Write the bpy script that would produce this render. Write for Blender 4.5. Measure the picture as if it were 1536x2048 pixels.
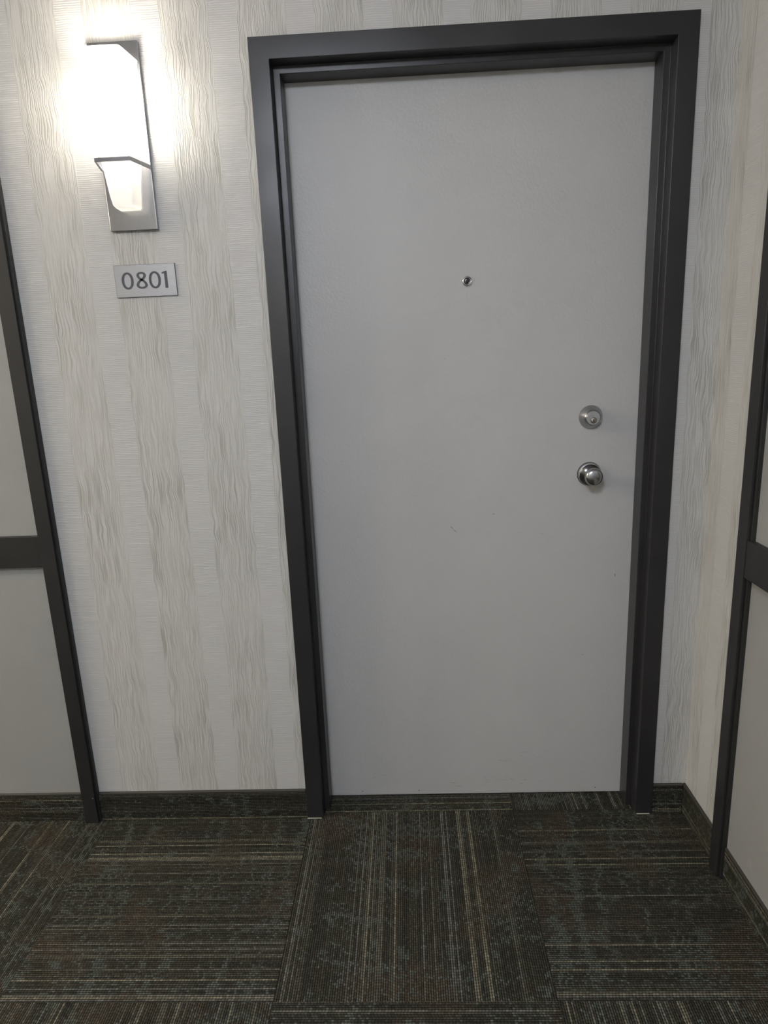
import bpy, bmesh, math, random
from mathutils import Matrix, Vector

for o in list(bpy.data.objects):
    bpy.data.objects.remove(o)
S = bpy.context.scene
COL = S.collection

# ------------------------------------------------------------------ camera
FPX = 1307.34                                   # focal length in pixels of the 1536 x 2048 frame
cam_data = bpy.data.cameras.new('camera')
cam_data.sensor_fit = 'VERTICAL'
cam_data.sensor_height = 32.0
cam_data.lens = FPX / 2048.0 * 32.0
cam_data.clip_start = 0.02
cam = bpy.data.objects.new('camera', cam_data)
COL.objects.link(cam)
YAW, PITCH, ROLL = 0.0407075, -0.2321496, 0.0415626
R = Matrix.Rotation(YAW, 3, 'Z') @ Matrix.Rotation(PITCH, 3, 'X') @ Matrix.Rotation(ROLL, 3, 'Y')
M = Matrix(((R[0][0], R[0][2], -R[0][1]), (R[1][0], R[1][2], -R[1][1]), (R[2][0], R[2][2], -R[2][1])))
cam.matrix_world = Matrix.Translation((-0.1724, -1.6980, 1.3350)) @ M.to_4x4()
S.camera = cam

# ------------------------------------------------------------------ world, exposure, lamp strengths
world = bpy.data.worlds.new('world')
S.world = world
world.use_nodes = True
world.node_tree.nodes['Background'].inputs[0].default_value = (0.9, 0.92, 1.0, 1)
world.node_tree.nodes['Background'].inputs[1].default_value = 0.0
S.view_settings.view_transform = 'Standard'
S.view_settings.look = 'None'
S.view_settings.gamma = 1.0
S.view_settings.use_curve_mapping = False
S.view_settings.exposure = 0.04
S.cycles.max_bounces = 7
S.cycles.sample_clamp_indirect = 0.0      # the lamp glass passes its light on at full strength
BULB = 150.0            # radiance of the lamp bulb in each wall sconce
ADDED_NEAR = 61.0        # radiance of the unseen neutral bowl added behind the camera
ADDED_FAR = 36.0         # radiance of the unseen warmer bowl added down the corridor
ADDED_END = 175.0        # radiance of the strong unseen bowl added to brighten the side wall
BULB_COL = (1.0, 0.93, 0.81)
NEAR_COL = (0.915, 0.97, 1.075)
FAR_COL = (1.0, 0.885, 0.71)

# ------------------------------------------------------------------ helpers
def link(name, me, mats=None, parent=None):
    o = bpy.data.objects.new(name, me)
    COL.objects.link(o)
    if mats is not None and me is not None and not me.materials:
        me.materials.append(mats)
    if parent is not None:
        o.parent = parent
    return o

def mesh(name, bm, smooth=False):
    bmesh.ops.recalc_face_normals(bm, faces=bm.faces)
    me = bpy.data.meshes.new(name)
    bm.to_mesh(me)
    bm.free()
    if smooth:
        for p in me.polygons:
            p.use_smooth = True
    return me

def box(bm, x0, x1, y0, y1, z0, z1):
    v = [bm.verts.new((x, y, z)) for x in (x0, x1) for y in (y0, y1) for z in (z0, z1)]
    for f in ((0, 1, 3, 2), (4, 6, 7, 5), (0, 4, 5, 1), (2, 3, 7, 6), (0, 2, 6, 4), (1, 5, 7, 3)):
        bm.faces.new([v[i] for i in f])

def boxes(name, lst, mat, parent=None, bevel=0.0, seg=2):
    bm = bmesh.new()
    for b in lst:
        box(bm, *b)
    o = link(name, mesh(name, bm), mat, parent)
    if bevel:
        add_bevel(o, bevel, seg)
    return o

def add_bevel(o, w, seg=2):
    m = o.modifiers.new('bevel', 'BEVEL')
    m.width = w
    m.segments = seg
    m.limit_method = 'ANGLE'
    m.angle_limit = math.radians(40)
    for p in o.data.polygons:
        p.use_smooth = True
    n = o.modifiers.new('wn', 'WEIGHTED_NORMAL')
    n.keep_sharp = True
    return o

def lathe(profile, n=48, axis='Y'):
    """profile: list of (radius, height); turned about -Y (height towards the viewer)."""
    bm = bmesh.new()
    rings = []
    for r, h in profile:
        if r < 1e-6:
            rings.append([bm.verts.new((0, -h, 0))])
        else:
            rings.append([bm.verts.new((r * math.cos(2 * math.pi * k / n), -h, r * math.sin(2 * math.pi * k / n))) for k in range(n)])
    for a, b in zip(rings, rings[1:]):
        for k in range(n):
            k2 = (k + 1) % n
            if len(a) == 1 and len(b) == 1:
                continue
            if len(a) == 1:
                bm.faces.new((a[0], b[k], b[k2]))
            elif len(b) == 1:
                bm.faces.new((a[k], a[k2], b[0]))
            else:
                bm.faces.new((a[k], a[k2], b[k2], b[k]))
    return bm

def empty(name, loc):
    o = bpy.data.objects.new(name, None)
    COL.objects.link(o)
    o.location = loc
    o.empty_display_size = 0.05
    return o

def tag(o, label, cat, group=None, kind=None):
    o['label'] = label
    o['category'] = cat
    if group:
        o['group'] = group
    if kind:
        o['kind'] = kind
    return o

# ------------------------------------------------------------------ node helpers
class NT:
    def __init__(self, name):
        self.m = bpy.data.materials.new(name)
        self.m.use_nodes = True
        self.t = self.m.node_tree
        self.bsdf = self.t.nodes['Principled BSDF']
        self.out = self.t.nodes['Material Output']
    def n(self, typ, **kw):
        nd = self.t.nodes.new(typ)
        for k, v in kw.items():
            setattr(nd, k, v)
        return nd
    def put(self, sock, v):
        if isinstance(v, bpy.types.NodeSocket):
            self.t.links.new(v, sock)
        elif isinstance(v, (tuple, list)) and len(v) == 3 and sock.type == 'RGBA':
            sock.default_value = (*v, 1)
        else:
            sock.default_value = v
    def math(self, op, a, b=0.0, c=0.0, clamp=False):
        nd = self.n('ShaderNodeMath', operation=op, use_clamp=clamp)
        for i, v in enumerate((a, b, c)):
            self.put(nd.inputs[i], v)
        return nd.outputs[0]
    def xyz(self, v):
        nd = self.n('ShaderNodeSeparateXYZ')
        self.put(nd.inputs[0], v)
        return nd.outputs
    def vec(self, x, y, z=0.0):
        nd = self.n('ShaderNodeCombineXYZ')
        for i, v in enumerate((x, y, z)):
            self.put(nd.inputs[i], v)
        return nd.outputs[0]
    def noise(self, v, scale=1.0, detail=2.0, rough=0.5, dist=0.0, dim='3D'):
        nd = self.n('ShaderNodeTexNoise', noise_dimensions=dim)
        self.put(nd.inputs['Vector'], v)
        nd.inputs['Scale'].default_value = scale
        nd.inputs['Detail'].default_value = detail
        nd.inputs['Roughness'].default_value = rough
        nd.inputs['Distortion'].default_value = dist
        return nd.outputs[0]
    def white(self, v):
        nd = self.n('ShaderNodeTexWhiteNoise', noise_dimensions='3D')
        self.put(nd.inputs['Vector'], v)
        return nd.outputs[0]
    def smooth(self, v, a, b, lo=0.0, hi=1.0):
        nd = self.n('ShaderNodeMapRange', interpolation_type='SMOOTHSTEP')
        for i, w in enumerate((v, a, b, lo, hi)):
            self.put(nd.inputs[i], w)
        return nd.outputs[0]
    def mix(self, f, a, b):
        nd = self.n('ShaderNodeMix', data_type='RGBA')
        self.put(nd.inputs[0], f)
        self.put(nd.inputs[6], a)
        self.put(nd.inputs[7], b)
        return nd.outputs[2]
    def bump(self, h, dist, strength=1.0):
        nd = self.n('ShaderNodeBump')
        nd.inputs['Strength'].default_value = strength
        nd.inputs['Distance'].default_value = dist
        self.put(nd.inputs['Height'], h)
        self.t.links.new(nd.outputs[0], self.bsdf.inputs['Normal'])
        return nd
    def set(self, **kw):
        for k, v in kw.items():
            self.put(self.bsdf.inputs[k.replace('_', ' ')], v)
        return self.m
    def obj(self):
        return self.n('ShaderNodeTexCoord').outputs['Object']
    def world_pos(self):
        return self.n('ShaderNodeNewGeometry').outputs['Position']

# ------------------------------------------------------------------ materials
def mat_wallpaper():
    t = NT('wallpaper')
    x, y, z = t.xyz(t.world_pos())
    u = t.math('ADD', x, y)                      # runs along the back wall and on along the side wall
    PER, WAV, U0 = 0.1775, 0.114, -0.7095
    def n2(ku, kz, du=0.0, detail=1.0, uu=None):
        return t.noise(t.vec(t.math('MULTIPLY_ADD', uu if uu is not None else u, ku, du), t.math('MULTIPLY_ADD', z, kz, du * 0.37)), 1.0, detail, 0.5, 0.0, '2D')
    wob = t.math('MULTIPLY_ADD', n2(30.0, 17.0, 3.0, 1.0), 0.014, -0.007)
    uw = t.math('ADD', u, wob)
    fr = t.math('FRACT', t.math('ADD', t.math('DIVIDE', t.math('SUBTRACT', t.math('MULTIPLY_ADD', wob, 0.35, u), U0), PER), 50.0))
    e = 0.012
    wav = t.math('MULTIPLY', t.smooth(fr, 0.0, e), t.smooth(fr, WAV / PER, WAV / PER + e, 1.0, 0.0))
    wav = t.math('MULTIPLY', wav, t.math('GREATER_THAN', u, -1.11))
    # vertical combed grain: lines about three millimetres apart that drift and fork
    g1 = n2(430.0, 9.0, 17.0, 0.6, uw)
    gline = t.smooth(g1, 0.34, 0.56)
    # horizontal ribs
    zj = t.math('MULTIPLY_ADD', wob, 0.22, z)
    rib = t.math('MULTIPLY_ADD', t.math('SINE', t.math('MULTIPLY', zj, 2 * math.pi / 0.0046)), 0.5, 0.5)
    rh = t.math('MULTIPLY', rib, t.smooth(n2(16.0, 300.0, 41.0, 0.0), 0.3, 0.7, 0.35, 1.0))
    h = t.math('ADD', t.math('MULTIPLY', wav, gline), t.math('MULTIPLY', t.math('SUBTRACT', 1.0, wav), t.math('MULTIPLY_ADD', rh, 0.7, 0.3)))
    patch = t.smooth(n2(14.0, 3.2, 77.0, 2.0), 0.3, 0.72)
    valley = t.mix(patch, (0.465, 0.455, 0.425), (0.36, 0.35, 0.318))
    cw = t.mix(gline, valley, (0.515, 0.51, 0.49))
    cr = t.mix(rh, (0.480, 0.476, 0.464), (0.570, 0.566, 0.552))
    col = t.mix(wav, cr, cw)
    t.bump(h, 0.0011, 0.5)
    return t.set(Base_Color=col, Roughness=0.52, Specular_IOR_Level=0.35)

def mat_paint(name, c, rough=0.5, bscale=330.0, bdist=0.00035, spec=0.4, mott=0.06):
    t = NT(name)
    P = t.world_pos()
    n = t.noise(P, bscale, 2.0, 0.5)
    big = t.noise(P, 3.0, 3.0, 0.6)
    col = t.mix(big, tuple(k * (1 - mott) for k in c), tuple(min(1, k * (1 + mott)) for k in c))
    t.bump(n, bdist, 0.6)
    return t.set(Base_Color=col, Roughness=rough, Specular_IOR_Level=spec)

def mat_dark(name, c, rough):
    t = NT(name)
    P = t.world_pos()
    n = t.noise(P, 120.0, 2.0, 0.5)
    big = t.noise(P, 6.0, 2.0, 0.5)
    t.bump(n, 0.0002, 0.4)
    return t.set(Base_Color=t.mix(big, tuple(k * 0.85 for k in c), tuple(k * 1.15 for k in c)), Roughness=t.smooth(big, 0.2, 0.8, rough - 0.05, rough + 0.06), Specular_IOR_Level=0.5)

def mat_metal(name, c, rough, sx=1.0, sy=1.0, sz=1.0, amount=0.12):
    """brushed metal; the smallest scale factor is the brushing direction."""
    t = NT(name)
    x, y, z = t.xyz(t.obj())
    n = t.noise(t.vec(t.math('MULTIPLY', x, 900.0 * sx), t.math('MULTIPLY', y, 900.0 * sy), t.math('MULTIPLY', z, 900.0 * sz)), 1.0, 2.0, 0.5)
    t.bump(n, 0.00008, 0.5)
    col = t.mix(n, tuple(k * (1 - amount) for k in c), tuple(min(1, k * (1 + amount)) for k in c))
    return t.set(Base_Color=col, Metallic=1.0, Roughness=rough)

def mat_carpet(name, horizontal=True):
    """loop pile carpet: rows run along local X, rows step across local Y."""
    t = NT(name)
    x, y, z = t.xyz(t.obj())
    a, b = (x, y) if horizontal else (x, z)
    oi = t.n('ShaderNodeObjectInfo')
    seed = t.math('MULTIPLY', oi.outputs['Random'], 37.0)
    PB, PA = 0.0052, 0.0070
    rowf = t.math('DIVIDE', b, PB)
    row = t.math('FLOOR', rowf)
    rs = t.white(t.vec(row, seed, 1.3))
    lf = t.math('ADD', t.math('DIVIDE', a, PA), t.math('MULTIPLY', rs, 3.0))
    loop = t.math('FLOOR', lf)
    aq = t.math('MULTIPLY', loop, PA)
    bq = t.math('MULTIPLY', row, PB)
    rnd = t.white(t.vec(loop, row, seed))
    rnd2 = t.math('FRACT', t.math('MULTIPLY', rnd, 53.7))
    def n2(ka, kb, d, detail, aa=aq):
        return t.noise(t.vec(t.math('MULTIPLY_ADD', aa, ka, t.math('ADD', seed, d)), t.math('MULTIPLY_ADD', bq, kb, t.math('ADD', seed, d * 1.7))), 1.0, detail, 0.55, 0.0, '2D')
    # tan and grey single rows
    rcol = t.n('ShaderNodeValToRGB')
    rcol.color_ramp.interpolation = 'CONSTANT'
    els = rcol.color_ramp.elements
    els[0].position = 0.0
    els[0].color = (0.052, 0.049, 0.036, 1)
    els[1].position = 0.30
    els[1].color = (0.070, 0.064, 0.047, 1)
    for pos, c in ((0.50, (0.045, 0.045, 0.037)), (0.68, (0.085, 0.079, 0.060)), (0.79, (0.135, 0.128, 0.098)), (0.88, (0.235, 0.215, 0.155)), (0.945, (0.165, 0.162, 0.138))):
        e = els.new(pos)
        e.color = (*c, 1)
    t.put(rcol.inputs[0], rs)
    base = rcol.outputs[0]
    # brown space-dyed patches
    brn = t.smooth(n2(6.0, 5.0, 2.0, 1.0), 0.52, 0.68)
    base = t.mix(t.math('MULTIPLY', brn, 0.55), base, (0.100, 0.076, 0.052))
    # every loop catches its own amount of yarn colour
    base = t.mix(t.math('MULTIPLY', rnd2, 0.55), base, (0.020, 0.019, 0.015))
    # teal-grey figure: thin wandering cross lines and loose blots, drawn loop by loop
    wa = t.math('ADD', aq, t.math('MULTIPLY', n2(5.0, 9.0, 5.0, 1.0), 0.08))
    lines = t.smooth(n2(62.0, 1.6, 9.0, 0.5, wa), 0.58, 0.68)
    big = n2(5.0, 6.0, 14.0, 2.0)
    gate = t.smooth(big, 0.36, 0.52, 0.25, 1.0)
    blot = t.smooth(n2(16.0, 20.0, 23.0, 2.0), 0.62, 0.73)
    haze = t.smooth(big, 0.44, 0.66, 0.03, 0.30)
    fig = t.math('MAXIMUM', t.math('MULTIPLY', lines, gate), t.math('MAXIMUM', blot, haze))
    on = t.math('MULTIPLY_ADD', t.math('SUBTRACT', t.math('MULTIPLY', fig, 1.05), rnd), 3.0, 0.25, clamp=True)
    teal = t.mix(rnd2, (0.066, 0.075, 0.064), (0.122, 0.136, 0.119))
    on = t.math('MULTIPLY', on, t.smooth(rs, 0.78, 0.80, 0.85, 0.35))      # plain tan rows stay on top of the figure
    col = t.mix(on, base, teal)
    # rounded loops
    fb = t.math('SUBTRACT', t.math('FRACT', rowf), 0.5)
    fa = t.math('SUBTRACT', t.math('FRACT', lf), 0.5)
    d2 = t.math('ADD', t.math('MULTIPLY', t.math('MULTIPLY', fb, fb), 4.0), t.math('MULTIPLY', t.math('MULTIPLY', fa, fa), 2.2))
    h = t.math('MULTIPLY', t.math('SUBTRACT', 1.0, d2, clamp=True), t.math('MULTIPLY_ADD', rnd2, 0.45, 0.55))
    # dark backing shows between the loops
    col = t.mix(t.smooth(d2, 0.25, 0.95, 0.0, 0.88), col, (0.010, 0.010, 0.008))
    t.bump(h, 0.0024, 0.8)
    return t.set(Base_Color=col, Roughness=0.95, Specular_IOR_Level=0.08)

def mat_glass():
    t = NT('frosted_white_glass')
    t.t.nodes.remove(t.bsdf)
    d = t.n('ShaderNodeBsdfDiffuse')
    tr = t.n('ShaderNodeBsdfTranslucent')
    gl = t.n('ShaderNodeBsdfGlossy')
    n = t.noise(t.obj(), 60.0, 2.0)
    c = t.mix(n, (0.90, 0.90, 0.89), (0.95, 0.95, 0.94))
    t.put(d.inputs[0], c)
    t.put(tr.inputs[0], c)
    gl.inputs['Roughness'].default_value = 0.25
    m1 = t.n('ShaderNodeMixShader')
    m1.inputs[0].default_value = 0.42
    t.t.links.new(d.outputs[0], m1.inputs[1])
    t.t.links.new(tr.outputs[0], m1.inputs[2])
    m2 = t.n('ShaderNodeMixShader')
    m2.inputs[0].default_value = 0.04
    t.t.links.new(m1.outputs[0], m2.inputs[1])
    t.t.links.new(gl.outputs[0], m2.inputs[2])
    t.t.links.new(m2.outputs[0], t.out.inputs[0])
    return t.m

def mat_emit(name, c, s):
    t = NT(name)
    n = t.noise(t.obj(), 4.0, 1.0)
    col = t.mix(n, tuple(k * 0.99 for k in c), c)
    t.put(t.bsdf.inputs['Emission Color'], col)
    t.bsdf.inputs['Emission Strength'].default_value = s
    return t.set(Base_Color=(0.9, 0.9, 0.88), Roughness=0.4)

M_WALLPAPER = mat_wallpaper()
M_PANEL = mat_paint('panel_paint', (0.300, 0.301, 0.288), 0.5, 260.0, 0.0005)
M_DOOR = mat_paint('door_paint', (0.47, 0.466, 0.458), 0.46, 150.0, 0.0013, 0.45, 0.03)
M_CEIL = mat_paint('ceiling_paint', (0.80, 0.79, 0.77), 0.8, 200.0, 0.0004, 0.2)
M_PLAIN = mat_paint('plaster_core', (0.5, 0.49, 0.47), 0.8)
M_FRAME = mat_dark('door_frame_paint', (0.023, 0.022, 0.0235), 0.34)
M_TRIM = mat_dark('trim_paint', (0.018, 0.0178, 0.0178), 0.45)
M_BINDING = mat_dark('base_binding', (0.040, 0.036, 0.030), 0.6)
M_CARPET = mat_carpet('carpet_loop_pile', True)
M_CARPET_BASE = mat_carpet('carpet_base_pile', False)
M_SUB = mat_paint('subfloor', (0.03, 0.03, 0.03), 0.9)
M_CHALK = mat_paint('bare_edge', (0.50, 0.47, 0.40), 0.8)
M_STEEL = mat_metal('satin_chrome', (0.43, 0.43, 0.44), 0.22)  # darker than the face: contrast missing from the reflections is put into the base colours
M_STEEL_BRIGHT = mat_metal('satin_chrome_face', (0.62, 0.63, 0.66), 0.30, 0.1, 1, 1)
M_CHROME = mat_metal('polished_chrome', (0.90, 0.90, 0.91), 0.16)
M_BLACK = mat_dark('black_lens_barrel', (0.006, 0.006, 0.007), 0.25)
M_LENS = mat_dark('lens_glass', (0.02, 0.02, 0.024), 0.05)
M_BRASS = mat_metal('nickel_plug', (0.55, 0.52, 0.46), 0.25)
M_PLATE = mat_metal('brushed_sconce_metal', (0.40, 0.40, 0.42), 0.24, 1, 1, 0.02)
M_BRACKET = mat_metal('sconce_band_metal', (0.26, 0.26, 0.28), 0.35, 0.03, 1, 1)
M_SIGN = mat_metal('brushed_sign_metal', (0.42, 0.425, 0.445), 0.42, 0.02, 1, 1)
M_SIGN_EDGE = mat_dark('sign_edge', (0.06, 0.06, 0.065), 0.5)
M_DIGIT = mat_dark('digit_grey', (0.060, 0.066, 0.080), 0.5)
M_SCUFF = mat_dark('scuff_dark', (0.05, 0.047, 0.043), 0.7)
M_SCUFF2 = mat_paint('scuff_grey', (0.30, 0.29, 0.27), 0.6)
M_SCUFF3 = mat_paint('scuff_faint', (0.37, 0.355, 0.335), 0.6)
M_GLASS = mat_glass()
M_BULB = mat_emit('bulb_glow', BULB_COL, BULB)
M_DOME = mat_emit('added_dome_neutral', NEAR_COL, ADDED_NEAR)
M_DOME_WARM = mat_emit('added_dome_warm', FAR_COL, ADDED_FAR)
M_DOME_END = mat_emit('added_dome_end', FAR_COL, ADDED_END)

# ------------------------------------------------------------------ dimensions
XR = 0.604              # side wall
XL = -6.6
YF = -3.10              # wall behind the camera
HC = 2.44
WT = 0.14
FO, FH = 0.508, 2.0565  # outer half width and height of the door frame
FY = -0.012             # frame face
DY = 0.085              # door leaf face

# ------------------------------------------------------------------ floor
floor = boxes('floor', [(XL, XR + 0.1, YF, 0.40, -0.06, -0.007)], M_SUB)
tag(floor, 'corridor floor laid with dark patterned carpet tiles', 'floor', kind='structure')
TP, TX, TY = 0.606, 0.107, 0.012
def carpet_tile(x0, x1, y0, y1, turned):
    cx, cy = (x0 + x1) / 2, (y0 + y1) / 2
    w, h = (x1 - x0) / 2 - 0.0004, (y1 - y0) / 2 - 0.0004
    if turned:
        w, h = h, w
    bm = bmesh.new()
    box(bm, -w, w, -h, h, -0.007, 0.0)
    o = link('carpet_tile', mesh('carpet_tile', bm), M_CARPET, floor)
    o.location = (cx, cy, 0)
    if turned:
        o.rotation_euler = (0, 0, math.pi / 2)
    return o
cols = []
x = TX
k = 0
cols.append((TX, XR, 0))
while x > XL + 0.01:
    k += 1
    cols.append((max(x - TP, XL), x, k))
    x -= TP
rows = []
y = TY
r = 0
while y > YF + 0.01:
    rows.append((max(y - 0.597, YF), y, r))
    y -= 0.597
    r += 1
for (x0, x1, c) in cols:
    for (y0, y1, r) in rows:
        carpet_tile(x0, x1, y0, y1, (c + r) % 2 == 1)
carpet_tile(TX, 0.457, TY, 0.38, True)
carpet_tile(-0.457, TX, TY, 0.38, False)

# ------------------------------------------------------------------ ceiling and walls
ceil = boxes('ceiling', [(XL - WT, XR + WT, YF - WT, 0.4, HC, HC + 0.1)], M_CEIL)
tag(ceil, 'plain white corridor ceiling overhead', 'ceiling', kind='structure')
OW = 0.500
wb = boxes('wall_back', [(XL, -OW, 0.0, WT, 0.0, HC), (OW, XR, 0.0, WT, 0.0, HC), (-OW, OW, 0.0, WT, FH - 0.008, HC)], M_WALLPAPER)
tag(wb, 'pale wallpapered wall with vertical textured stripes around the door', 'wall', kind='structure')
wr = boxes('wall_right', [(XR, XR + WT, YF, WT, 0.0, HC)], M_WALLPAPER)
tag(wr, 'narrow side wall right of the door with striped wallpaper', 'wall', kind='structure')
wf = boxes('wall_front', [(XL, XR + WT, YF - WT, YF, -0.007, HC)], M_WALLPAPER)
tag(wf, 'wallpapered corridor wall facing the door', 'wall', kind='structure')
wl = boxes('wall_left', [(XL - WT, XL, YF - WT, WT, -0.007, HC)], M_WALLPAPER)
tag(wl, 'far end wall of the corridor', 'wall', kind='structure')

# painted panels left of the left post and beyond the right post
BH = 0.095
for z0, z1 in ((BH - 0.01, 0.83), (0.88, HC)):
    boxes('wall_panel', [(XL + 0.002, -1.170, -0.003, 0.002, z0, z1)], M_PANEL, wb)
    boxes('wall_panel', [(XR - 0.003, XR + 0.002, YF + 0.002, -0.235, z0, z1)], M_PANEL, wr)

# ------------------------------------------------------------------ trims (posts and rails)
def trim(name, label, pieces, bev=0.0012):
    e = None
    for i, (nm, bx) in enumerate(pieces):
        if i == 0:
            e = empty(name, (0, 0, 0))
            tag(e, label, 'trim', kind='structure')
        boxes(nm, [bx], M_TRIM, e, bev)
    return e
t2 = trim('trim_2', 'black vertical wall post left of the lamp, running to the floor', [
    ('backer_strip', (-1.1865, -1.1365, -0.013, 0.0, 0.0, HC)),
    ('front_board', (-1.1825, -1.1425, -0.021, -0.013, 0.0, HC))])
chip = boxes('paint_chip', [(-1.1505, -1.1465, -0.02115, -0.0205, 0.0855, 0.0870)], M_CHALK, t2)
trim('trim_3', 'black horizontal rail at far left meeting the vertical post', [
    ('rail_board', (XL + 0.002, -1.1828, -0.018, -0.003, 0.812, 0.900))])
trim('trim_4', 'black vertical post on the right-hand side wall', [
    ('backer_strip', (XR - 0.013, XR, -0.2600, -0.2100, 0.0, HC)),
    ('front_board', (XR - 0.021, XR - 0.013, -0.2535, -0.2135, 0.0, HC))])
trim('trim_5', 'black horizontal rail at the right edge on the side wall', [
    ('rail_board', (XR - 0.019, XR - 0.003, YF + 0.002, -0.2538, 0.812, 0.900))])

# ------------------------------------------------------------------ carpet baseboards
def baseboard(name, label, runs, axis):
    e = empty(name, (0, 0, 0))
    tag(e, label, 'baseboard', kind='structure')
    for (a0, a1) in runs:
        n = (a1 - a0) / 2
        bm = bmesh.new()
        box(bm, -n, n, -0.007, 0.0, 0.0, BH - 0.009)
        o = link('carpet_strip', mesh('carpet_strip', bm), M_CARPET_BASE, e)
        bm = bmesh.new()
        box(bm, -n, n, -0.0085, 0.0, BH - 0.009, BH)
        c = link('binding_cap', mesh('binding_cap', bm), M_BINDING, e)
        add_bevel(c, 0.0025, 2)
        for q in (o, c):
            if axis == 'x':
                q.location = ((a0 + a1) / 2, -0.0001, 0.0)
            else:
                q.location = (XR - 0.0001, (a0 + a1) / 2, 0.0)
                q.rotation_euler = (0, 0, -math.pi / 2)
    return e
baseboard('baseboard_back', 'dark carpet baseboard strip along the foot of the door wall', [(XL + 0.01, -1.1868), (-1.1362, -0.5085), (0.5085, XR - 0.009)], 'x')
baseboard('baseboard_right', 'dark carpet baseboard strip along the foot of the side wall', [(-0.2098, -0.0005), (YF + 0.01, -0.2602)], 'y')

# ------------------------------------------------------------------ door frame: two jambs and a head, mitred
frame = empty('trim_1', (0, 0, 0))
tag(frame, 'black painted metal door frame around the grey door', 'door frame', kind='structure')
PROF = [(0.0, 0.004), (0.0, FY), (0.047, FY), (0.047, 0.028), (0.0635, 0.028), (0.0635, DY - 0.0008), (0.047, DY - 0.0008), (0.047, 0.136), (0.010, 0.136), (0.010, 0.004)]
def jamb(side):
    bm = bmesh.new()
    lo = [bm.verts.new((side * (FO - s), yy, 0.0)) for s, yy in PROF]
    hi = [bm.verts.new((side * (FO - s), yy, FH - s)) for s, yy in PROF]
    n = len(PROF)
    for i in range(n):
        j = (i + 1) % n
        bm.faces.new((lo[i], lo[j], hi[j], hi[i]))
    bm.faces.new(lo)
    o = link('jamb', mesh('jamb', bm), M_FRAME, frame)
    return add_bevel(o, 0.0014, 2)
def head():
    bm = bmesh.new()
    a = [bm.verts.new((-(FO - s), yy, FH - s)) for s, yy in PROF]
    b = [bm.verts.new(((FO - s), yy, FH - s)) for s, yy in PROF]
    n = len(PROF)
    for i in range(n):
        j = (i + 1) % n
        bm.faces.new((a[i], a[j], b[j], b[i]))
    o = link('head', mesh('head', bm), M_FRAME, frame)
    return add_bevel(o, 0.0014, 2)
jamb(-1)
jamb(1)
head()
boxes('bare_edge', [(-0.5075, -0.4660, FY - 0.0012, FY + 0.003, 0.0, 0.0025)], M_CHALK, frame)
boxes('bare_edge', [(0.4640, 0.5010, FY - 0.0012, FY + 0.003, 0.0, 0.0025)], M_CHALK, frame)

# ------------------------------------------------------------------ door leaf
door = empty('door_1', (0, DY, 0))
tag(door, 'plain grey apartment door with peephole, deadbolt and round knob', 'door', kind='structure')
leaf = boxes('door_leaf', [(-0.4585, 0.4585, 0.0, 0.045, 0.005, 2.0070)], M_DOOR, door, 0.0015)

def part(name, bm, mat, parent, loc=(0, 0, 0), smooth=True, bev=0):
    o = link(name, mesh(name, bm, smooth), mat, parent)
    o.location = loc
    if smooth and hasattr(o.data, 'set_sharp_from_angle'):
        o.data.set_sharp_from_angle(angle=math.radians(35))
    return o

# peephole
ph = part('peephole', lathe([(0.0130, 0.0), (0.0132, 0.0014), (0.0127, 0.0032), (0.0115, 0.0048), (0.0101, 0.0054), (0.0092, 0.0048), (0.0089, 0.0020), (0.0, 0.0020)]), M_CHROME, door, (-0.006, -0.0001, 1.517))
part('lens_barrel', lathe([(0.0086, 0.0015), (0.0084, 0.0034), (0.0062, 0.0030), (0.0050, 0.0026), (0.0, 0.0026)]), M_BLACK, ph)
part('lens', lathe([(0.0046, 0.0024), (0.0042, 0.0034), (0.0025, 0.0042), (0.0, 0.0045)]), M_LENS, ph)
part('lens_ring', lathe([(0.0056, 0.0026), (0.0055, 0.0034), (0.0048, 0.0036), (0.0045, 0.0030)]), M_STEEL, ph)

# deadbolt
db = part('deadbolt', lathe([(0.0312, 0.0), (0.0316, 0.0022), (0.0306, 0.0048), (0.0208, 0.0235), (0.0196, 0.0246), (0.0188, 0.0246), (0.0184, 0.0225), (0.0, 0.0225)], 64), M_STEEL, door, (0.320, -0.0001, 1.157))
part('cylinder_face', lathe([(0.0183, 0.0215), (0.0182, 0.0262), (0.0174, 0.0272), (0.0, 0.0272)], 64), M_STEEL_BRIGHT, db)
part('plug_ring', lathe([(0.0080, 0.0270), (0.0080, 0.0278), (0.0070, 0.0280), (0.0068, 0.0272)], 40), M_BLACK, db, (0.0012, 0, -0.0068))
part('plug', lathe([(0.0068, 0.0268), (0.0067, 0.0282), (0.0060, 0.0285), (0.0, 0.0285)], 40), M_BRASS, db, (0.0012, 0, -0.0068))
bm = bmesh.new()
kw = [(-0.0009, 0.0040), (0.0009, 0.0040), (0.0010, 0.0012), (0.0020, 0.0004), (0.0011, -0.0010), (0.0017, -0.0028), (0.0012, -0.0046), (-0.0012, -0.0046), (-0.0016, -0.0025), (-0.0008, -0.0012), (-0.0012, 0.0010)]
fr_ = [bm.verts.new((x, -0.02865, z)) for x, z in kw]
bk_ = [bm.verts.new((x, -0.0280, z)) for x, z in kw]
bm.faces.new(fr_)
for i in range(len(kw)):
    j = (i + 1) % len(kw)
    bm.faces.new((fr_[i], bk_[i], bk_[j], fr_[j]))
part('keyway', bm, M_BLACK, db, (0.0012, 0, -0.0068), False)

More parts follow.
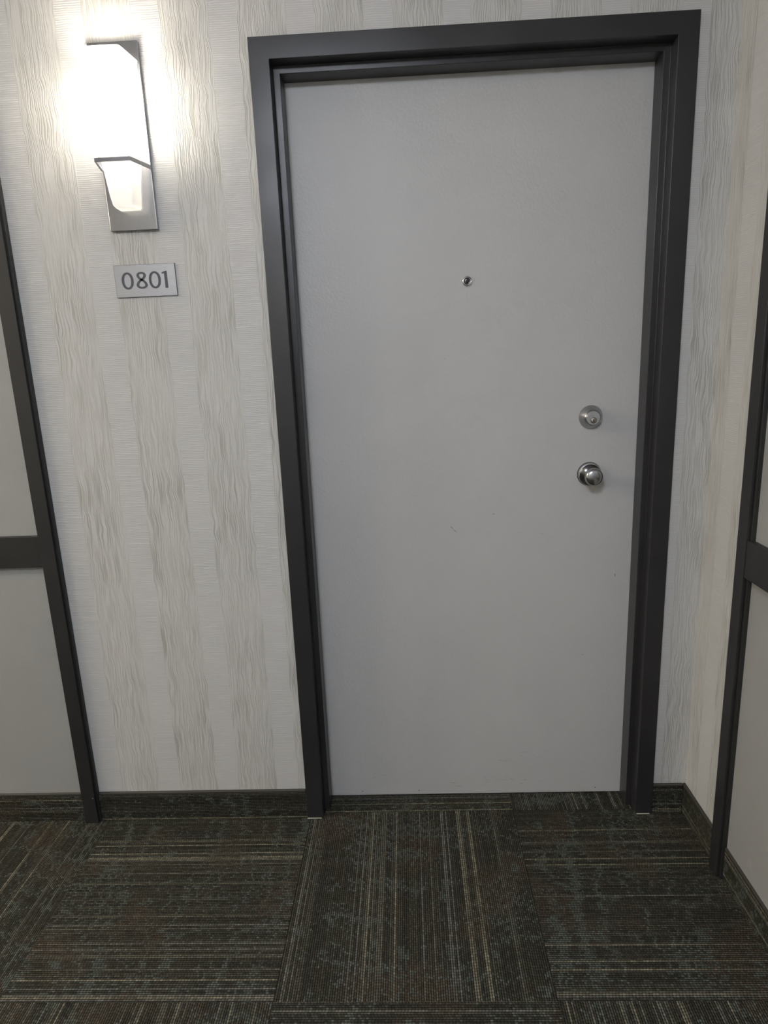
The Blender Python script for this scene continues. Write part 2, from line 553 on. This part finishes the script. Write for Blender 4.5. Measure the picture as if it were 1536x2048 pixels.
# knob
kb = part('door_knob', lathe([(0.0305, 0.0), (0.0318, 0.0020), (0.0318, 0.0062), (0.0300, 0.0090), (0.0276, 0.0098), (0.0262, 0.0090), (0.0225, 0.0080), (0.0, 0.0080)], 64), M_STEEL, door, (0.321, -0.0001, 1.002))
part('rose_gasket', lathe([(0.0322, -0.0), (0.0328, 0.0008), (0.0324, 0.0018), (0.0310, 0.0018)], 64), M_BLACK, kb)
part('knob_grip', lathe([(0.0130, 0.0060), (0.0128, 0.0170), (0.0135, 0.0225), (0.0165, 0.0285), (0.0210, 0.0350), (0.0234, 0.0410), (0.0241, 0.0460), (0.0236, 0.0505), (0.0222, 0.0540), (0.0196, 0.0566), (0.0150, 0.0586), (0.0090, 0.0600), (0.0035, 0.0607), (0.0, 0.0608)], 64), M_STEEL, kb)

# screws low on the leaf and scuffs on its face
for sx, sz in ((-0.348, 0.0195), (-0.172, 0.0195), (0.370, 0.0205)):
    part('screw', lathe([(0.0019, 0.0), (0.0018, 0.0008), (0.0010, 0.0013), (0.0, 0.0014)], 12), M_CHROME, door, (sx, 0, sz))

def stroke(name, pts, w, mat, parent, plane='y', off=0.0):
    """a thin curved mark lying 0.15 mm proud of a surface; pts are (along, z)."""
    bm = bmesh.new()
    L = []
    n = len(pts)
    for i, (x, z) in enumerate(pts):
        x0, z0 = pts[max(0, i - 1)]
        x1, z1 = pts[min(n - 1, i + 1)]
        dx, dz = x1 - x0, z1 - z0
        l = math.hypot(dx, dz) or 1
        f = w * (0.35 if i in (0, n - 1) else 1.0) / 2
        nx, nz = -dz / l * f, dx / l * f
        if plane == 'y':
            L.append([bm.verts.new(v) for v in ((x + nx, off - 0.00015, z + nz), (x - nx, off - 0.00015, z - nz), (x + nx, off + 0.0002, z + nz), (x - nx, off + 0.0002, z - nz))])
        else:
            L.append([bm.verts.new(v) for v in ((off - 0.00015, x + nx, z + nz), (off - 0.00015, x - nx, z - nz), (off + 0.0002, x + nx, z + nz), (off + 0.0002, x - nx, z - nz))])
    for a, b in zip(L, L[1:]):
        for i, j in ((0, 1), (1, 3), (3, 2), (2, 0)):
            bm.faces.new((a[i], a[j], b[j], b[i]))
    bm.faces.new([L[0][i] for i in (0, 1, 3, 2)])
    bm.faces.new([L[-1][i] for i in (0, 2, 3, 1)])
    return link(name, mesh(name, bm), mat, parent)
def door_mark(pts, w, mat):
    stroke('scuff_mark', pts, w, mat, door)
door_mark([(-0.0600, 0.8650), (-0.0555, 0.8615), (-0.0520, 0.8560)], 0.0013, M_SCUFF)
door_mark([(-0.0515, 0.8545), (-0.0475, 0.8520), (-0.0430, 0.8475)], 0.0014, M_SCUFF)
door_mark([(0.0570, 0.8990), (0.0600, 0.8972), (0.0640, 0.8968)], 0.0013, M_SCUFF)
door_mark([(-0.0690, 1.3255), (-0.0670, 1.3250), (-0.0655, 1.3252)], 0.0016, M_SCUFF2)
door_mark([(0.4025, 0.7120), (0.4030, 0.7080), (0.4028, 0.7040)], 0.0016, M_SCUFF)
door_mark([(0.3150, 0.4670), (0.3185, 0.4645), (0.3215, 0.4650)], 0.0018, M_SCUFF2)
door_mark([(-0.1680, 0.9570), (-0.1580, 0.9563), (-0.1480, 0.9560)], 0.0009, M_SCUFF2)
door_mark([(0.1900, 0.8372), (0.1970, 0.8358), (0.2030, 0.8345)], 0.0011, M_SCUFF2)
door_mark([(0.1240, 0.8420), (0.1350, 0.8417), (0.1450, 0.8420)], 0.0008, M_SCUFF3)
rng = random.Random(4)
for cx, cz, n in ((0.05, 0.048, 5), (0.12, 0.052, 6), (0.19, 0.056, 4), (0.11, 0.130, 4), (0.16, 0.135, 3), (-0.30, 0.07, 3), (-0.08, 0.045, 3), (0.33, 0.06, 3), (-0.22, 0.15, 2)):
    for _ in range(n):
        x0 = cx + rng.uniform(-0.035, 0.035)
        z0 = cz + rng.uniform(-0.014, 0.014)
        l = rng.uniform(0.006, 0.026)
        a = rng.uniform(-0.35, 0.35)
        door_mark([(x0 - l / 2, z0 - a * l / 2), (x0, z0 + rng.uniform(-0.001, 0.001)), (x0 + l / 2, z0 + a * l / 2)], rng.uniform(0.0006, 0.0016), rng.choice((M_SCUFF2, M_SCUFF3, M_SCUFF3)))
# rub marks low on the painted panel of the side wall
for k, (yy, zz, l) in enumerate(((-0.362, 0.142, 0.020), (-0.369, 0.136, 0.022), (-0.375, 0.128, 0.016), (-0.380, 0.121, 0.010), (-0.357, 0.131, 0.012))):
    stroke('rub_mark', [(yy - 0.004, zz - l / 2), (yy, zz), (yy + 0.004, zz + l / 2)], 0.003, M_SCUFF3, wr, 'x', XR - 0.003)
stroke('rub_mark', [(-0.088, 0.280), (-0.090, 0.276), (-0.093, 0.270)], 0.003, M_SCUFF3, wr, 'x', XR)

# ------------------------------------------------------------------ number plate 0801
sign = empty('number_plate', (-0.810, 0.0, 1.5445))
tag(sign, 'brushed silver door number plate reading 0801 under the wall lamp', 'sign')
SW, SH = 0.1535, 0.0765
boxes('backing', [(-SW / 2, SW / 2, -0.0035, 0.0, -SH / 2, SH / 2)], M_SIGN_EDGE, sign)
boxes('face', [(-SW / 2 + 0.0008, SW / 2 - 0.0008, -0.0040, -0.0034, -SH / 2 + 0.0008, SH / 2 - 0.0008)], M_SIGN, sign)

def slab(name, outer, holes, y0, y1, mat, parent):
    """flat glyph: rings given as matching outer / inner loops, or a solid polygon."""
    bm = bmesh.new()
    for o, i in zip(outer, holes):
        n = len(o)
        if i is None:
            a = [bm.verts.new((x, y0, z)) for x, z in o]
            b = [bm.verts.new((x, y1, z)) for x, z in o]
            bm.faces.new(a)
            for k in range(n):
                j = (k + 1) % n
                bm.faces.new((a[k], b[k], b[j], a[j]))
        else:
            a = [bm.verts.new((x, y0, z)) for x, z in o]
            b = [bm.verts.new((x, y1, z)) for x, z in o]
            c = [bm.verts.new((x, y0, z)) for x, z in i]
            d = [bm.verts.new((x, y1, z)) for x, z in i]
            for k in range(n):
                j = (k + 1) % n
                bm.faces.new((a[k], a[j], c[j], c[k]))
                bm.faces.new((a[k], b[k], b[j], a[j]))
                bm.faces.new((c[k], c[j], d[j], d[k]))
    return link(name, mesh(name, bm), mat, parent)

def oval(cx, cz, rx, rz, p=2.0, n=56, tilt=0.0):
    out = []
    for k in range(n):
        a = 2 * math.pi * k / n
        c, s = math.cos(a), math.sin(a)
        x = math.copysign(abs(c) ** (2 / p), c) * rx
        z = math.copysign(abs(s) ** (2 / p), s) * rz
        out.append((cx + x * math.cos(tilt) - z * math.sin(tilt), cz + x * math.sin(tilt) + z * math.cos(tilt)))
    return out
def ux(u):
    return (u - 0.5) * SW
Y0, Y1 = -0.0043, -0.0038
DH = 0.0405
for u in (0.207, 0.655):
    slab('digit', [oval(ux(u), 0.0007, 0.0150, DH / 2, 2.15)], [oval(ux(u), 0.0007, 0.0085, DH / 2 - 0.0047, 2.1)], Y0, Y1, M_DIGIT, sign)
# the eight: one ribbon drawn through both bowls
def eight(cx, cz):
    n = 112
    pts, o, i = [], [], []
    for k in range(n):
        a = 2 * math.pi * k / n
        c = math.cos(a)
        top = c > 0
        zz = math.copysign(abs(c) ** 1.25, c)
        rx = 0.0086 if top else 0.0107
        hz = 0.0163 if top else 0.0189
        pts.append((cx + rx * math.sin(2 * a), cz + 0.0016 + hz * zz))
    for k in range(n):
        x0, z0 = pts[k - 1]
        x1, z1 = pts[(k + 1) % n]
        dx, dz = x1 - x0, z1 - z0
        l = math.hypot(dx, dz) or 1
        nx, nz = -dz / l, dx / l
        w = 0.0023 + 0.0010 * abs(nx) ** 2
        o.append((pts[k][0] + nx * w, pts[k][1] + nz * w))
        i.append((pts[k][0] - nx * w, pts[k][1] - nz * w))
    return o, i
eo, ei = eight(ux(0.438), 0.0006)
slab('digit', [eo], [ei], Y0, Y1, M_DIGIT, sign)
c1 = ux(0.838)
one = [(c1 - 0.0037, -0.0194), (c1 + 0.0037, -0.0194), (c1 + 0.0037, 0.0206), (c1 + 0.0002, 0.0206), (c1 - 0.0095, 0.0178), (c1 - 0.0092, 0.0141), (c1 - 0.0037, 0.0152)]
slab('digit', [one], [None], Y0, Y1, M_DIGIT, sign)

# ------------------------------------------------------------------ wall sconce
SCX, SZB, SZT = -0.8205, 1.6600, 2.0640
def section(hwf, hwb, yf, yb, rc=0.010, n=5):
    """open channel from the back left edge round the front to the back right edge."""
    pts = [(-hwb, yb)]
    cl = (-hwf, yf)
    sl = Vector((hwb - hwf if hwb > hwf else 0.0, yb - yf)).normalized()
    p0 = Vector((-hwf, yf)) + Vector((-(hwb - hwf), yb - yf)).normalized() * rc
    p2 = Vector((-hwf + rc, yf))
    for k in range(n + 1):
        t = k / n
        q = p0 * (1 - t) ** 2 + Vector(cl) * 2 * t * (1 - t) + p2 * t ** 2
        pts.append((q.x, q.y))
    right = [(-x, y) for x, y in reversed(pts)]
    return pts + right
SHADE = [  # z, front half width, back half width, front depth
    (2.020, 0.0480, 0.0560, 0.1010), (1.985, 0.0465, 0.0520, 0.0990), (1.950, 0.0445, 0.0478, 0.0965),
    (1.915, 0.0420, 0.0438, 0.0935), (1.880, 0.0395, 0.0402, 0.0895), (1.840, 0.0365, 0.0370, 0.0845),
    (1.800, 0.0338, 0.0340, 0.0790), (1.760, 0.0308, 0.0312, 0.0730), (1.725, 0.0278, 0.0286, 0.0670),
    (1.708, 0.0255, 0.0268, 0.0620), (1.703, 0.0220, 0.0240, 0.0560)]
def make_sconce():
    root = empty('wall_sconce', (SCX, 0.0, SZB))
    pl = boxes('back_plate', [(-0.0585, 0.0585, -0.0120, -0.0002, 0.0, SZT - SZB)], M_PLATE, root, 0.0012)
    # glass shade
    bm = bmesh.new()
    rings = []
    for z, hf, hb, yf in SHADE:
        rings.append([bm.verts.new((x, y, z - SZB)) for x, y in section(hf, hb, -yf, -0.0160, min(0.011, hf * 0.3))])
    for a, b in zip(rings, rings[1:]):
        for k in range(len(a) - 1):
            bm.faces.new((a[k], a[k + 1], b[k + 1], b[k]))
    bm.faces.new(rings[-1])
    part('glass_shade', bm, M_GLASS, root)
    # holding band: front bar, two returns to the plate
    zb = 1.797 - SZB
    th, hh = 0.0022, 0.0042
    path = [(-0.0570, -0.0120), (-0.0565, -0.0220), (-0.0400, -0.0900), (0.0400, -0.0900), (0.0565, -0.0220), (0.0570, -0.0120)]
    bm = bmesh.new()
    L = []
    for i, (x, y) in enumerate(path):
        p = Vector((x, y))
        d0 = (p - Vector(path[i - 1])).normalized() if i else (Vector(path[1]) - p).normalized()
        d1 = (Vector(path[i + 1]) - p).normalized() if i < len(path) - 1 else d0
        t = (d0 + d1).normalized()
        nrm = Vector((t.y, -t.x))
        f = th / max(0.4, abs(nrm.dot(Vector((d0.y, -d0.x)))))
        L.append([bm.verts.new((p.x + nrm.x * s * f, p.y + nrm.y * s * f, zb + q * hh)) for s, q in ((1, -1), (1, 1), (-1, 1), (-1, -1))])
    for a, b in zip(L, L[1:]):
        for k in range(4):
            j = (k + 1) % 4
            bm.faces.new((a[k], a[j], b[j], b[k]))
    bm.faces.new(L[0])
    bm.faces.new(list(reversed(L[-1])))
    br = part('holding_band', bm, M_BRACKET, root, (0, 0, 0), False)
    add_bevel(br, 0.0006, 2)
    # lamp holder and bulb
    holder = boxes('lamp_holder', [(-0.014, 0.014, -0.070, -0.0120, 0.180, 0.196)], M_PLATE, root, 0.002)
    bm = bmesh.new()
    prof = [(0.0, 0.196), (0.012, 0.197), (0.013, 0.215), (0.017, 0.240), (0.021, 0.272), (0.021, 0.300), (0.017, 0.322), (0.009, 0.335), (0.0, 0.338)]
    rr = []
    n = 10
    for r_, z in prof:
        rr.append([bm.verts.new((r_ * math.cos(2 * math.pi * k / n), -0.055 + r_ * math.sin(2 * math.pi * k / n), z)) for k in range(n)] if r_ else [bm.verts.new((0, -0.055, z))])
    for a, b in zip(rr, rr[1:]):
        for k in range(n):
            j = (k + 1) % n
            if len(a) == 1:
                bm.faces.new((a[0], b[j], b[k]))
            elif len(b) == 1:
                bm.faces.new((a[k], a[j], b[0]))
            else:
                bm.faces.new((a[k], a[j], b[j], b[k]))
    part('bulb', bm, M_BULB, root)
    return root
def copy_tree(o, loc, rz):
    c = o.copy()
    COL.objects.link(c)
    c.location = loc
    c.rotation_euler = (0, 0, rz)
    for ch in list(o.children):
        d = ch.copy()
        COL.objects.link(d)
        d.parent = c
    return c
sc = make_sconce()
tag(sc, 'lit wall lamp with tapered white glass shade on a brushed metal plate', 'wall lamp', 'corridor wall lamps')
s2 = copy_tree(sc, (-1.25, YF, SZB), math.pi)  # invented lamp out of view, adds light from the facing wall
tag(s2, 'added wall lamp, unseen, on the corridor wall facing the door', 'wall lamp', 'corridor wall lamps')
s3 = copy_tree(sc, (-3.30, 0.0, SZB), 0.0)  # invented lamp out of view, adds light farther left
tag(s3, 'added wall lamp, unseen, farther down the corridor on the door wall', 'wall lamp', 'corridor wall lamps')

# ------------------------------------------------------------------ ceiling lights added out of view to light the corridor
def added_ceiling_light(loc, label, glow):
    root = empty('added_ceiling_light', loc)
    def turned(name, prof, mat):
        bm = lathe(prof, 20)
        bmesh.ops.rotate(bm, verts=bm.verts, cent=(0, 0, 0), matrix=Matrix.Rotation(math.pi / 2, 3, 'X'))
        return part(name, bm, mat, root)
    turned('rim', [(0.235, 0.0), (0.238, 0.018), (0.232, 0.026), (0.222, 0.024), (0.222, 0.004)], M_PLATE)
    turned('diffuser', [(0.222, 0.020), (0.216, 0.070), (0.185, 0.115), (0.110, 0.145), (0.0, 0.155)], glow)
    tag(root, label, 'ceiling light', 'added ceiling lights')
    return root
added_ceiling_light((-0.55, -2.20, HC), 'added round bowl ceiling light, unseen behind the viewer', M_DOME)  # invented fixture, gives the door its light from behind the camera
added_ceiling_light((-2.60, -1.00, HC), 'added round bowl ceiling light, unseen down the corridor to the left', M_DOME_WARM)  # invented fixture for the warm light coming from the left
added_ceiling_light((-4.60, -1.00, HC), 'added round bowl ceiling light, unseen far left, brightening the side wall', M_DOME_END)  # invented fixture, made strong to lift the right-hand side wall
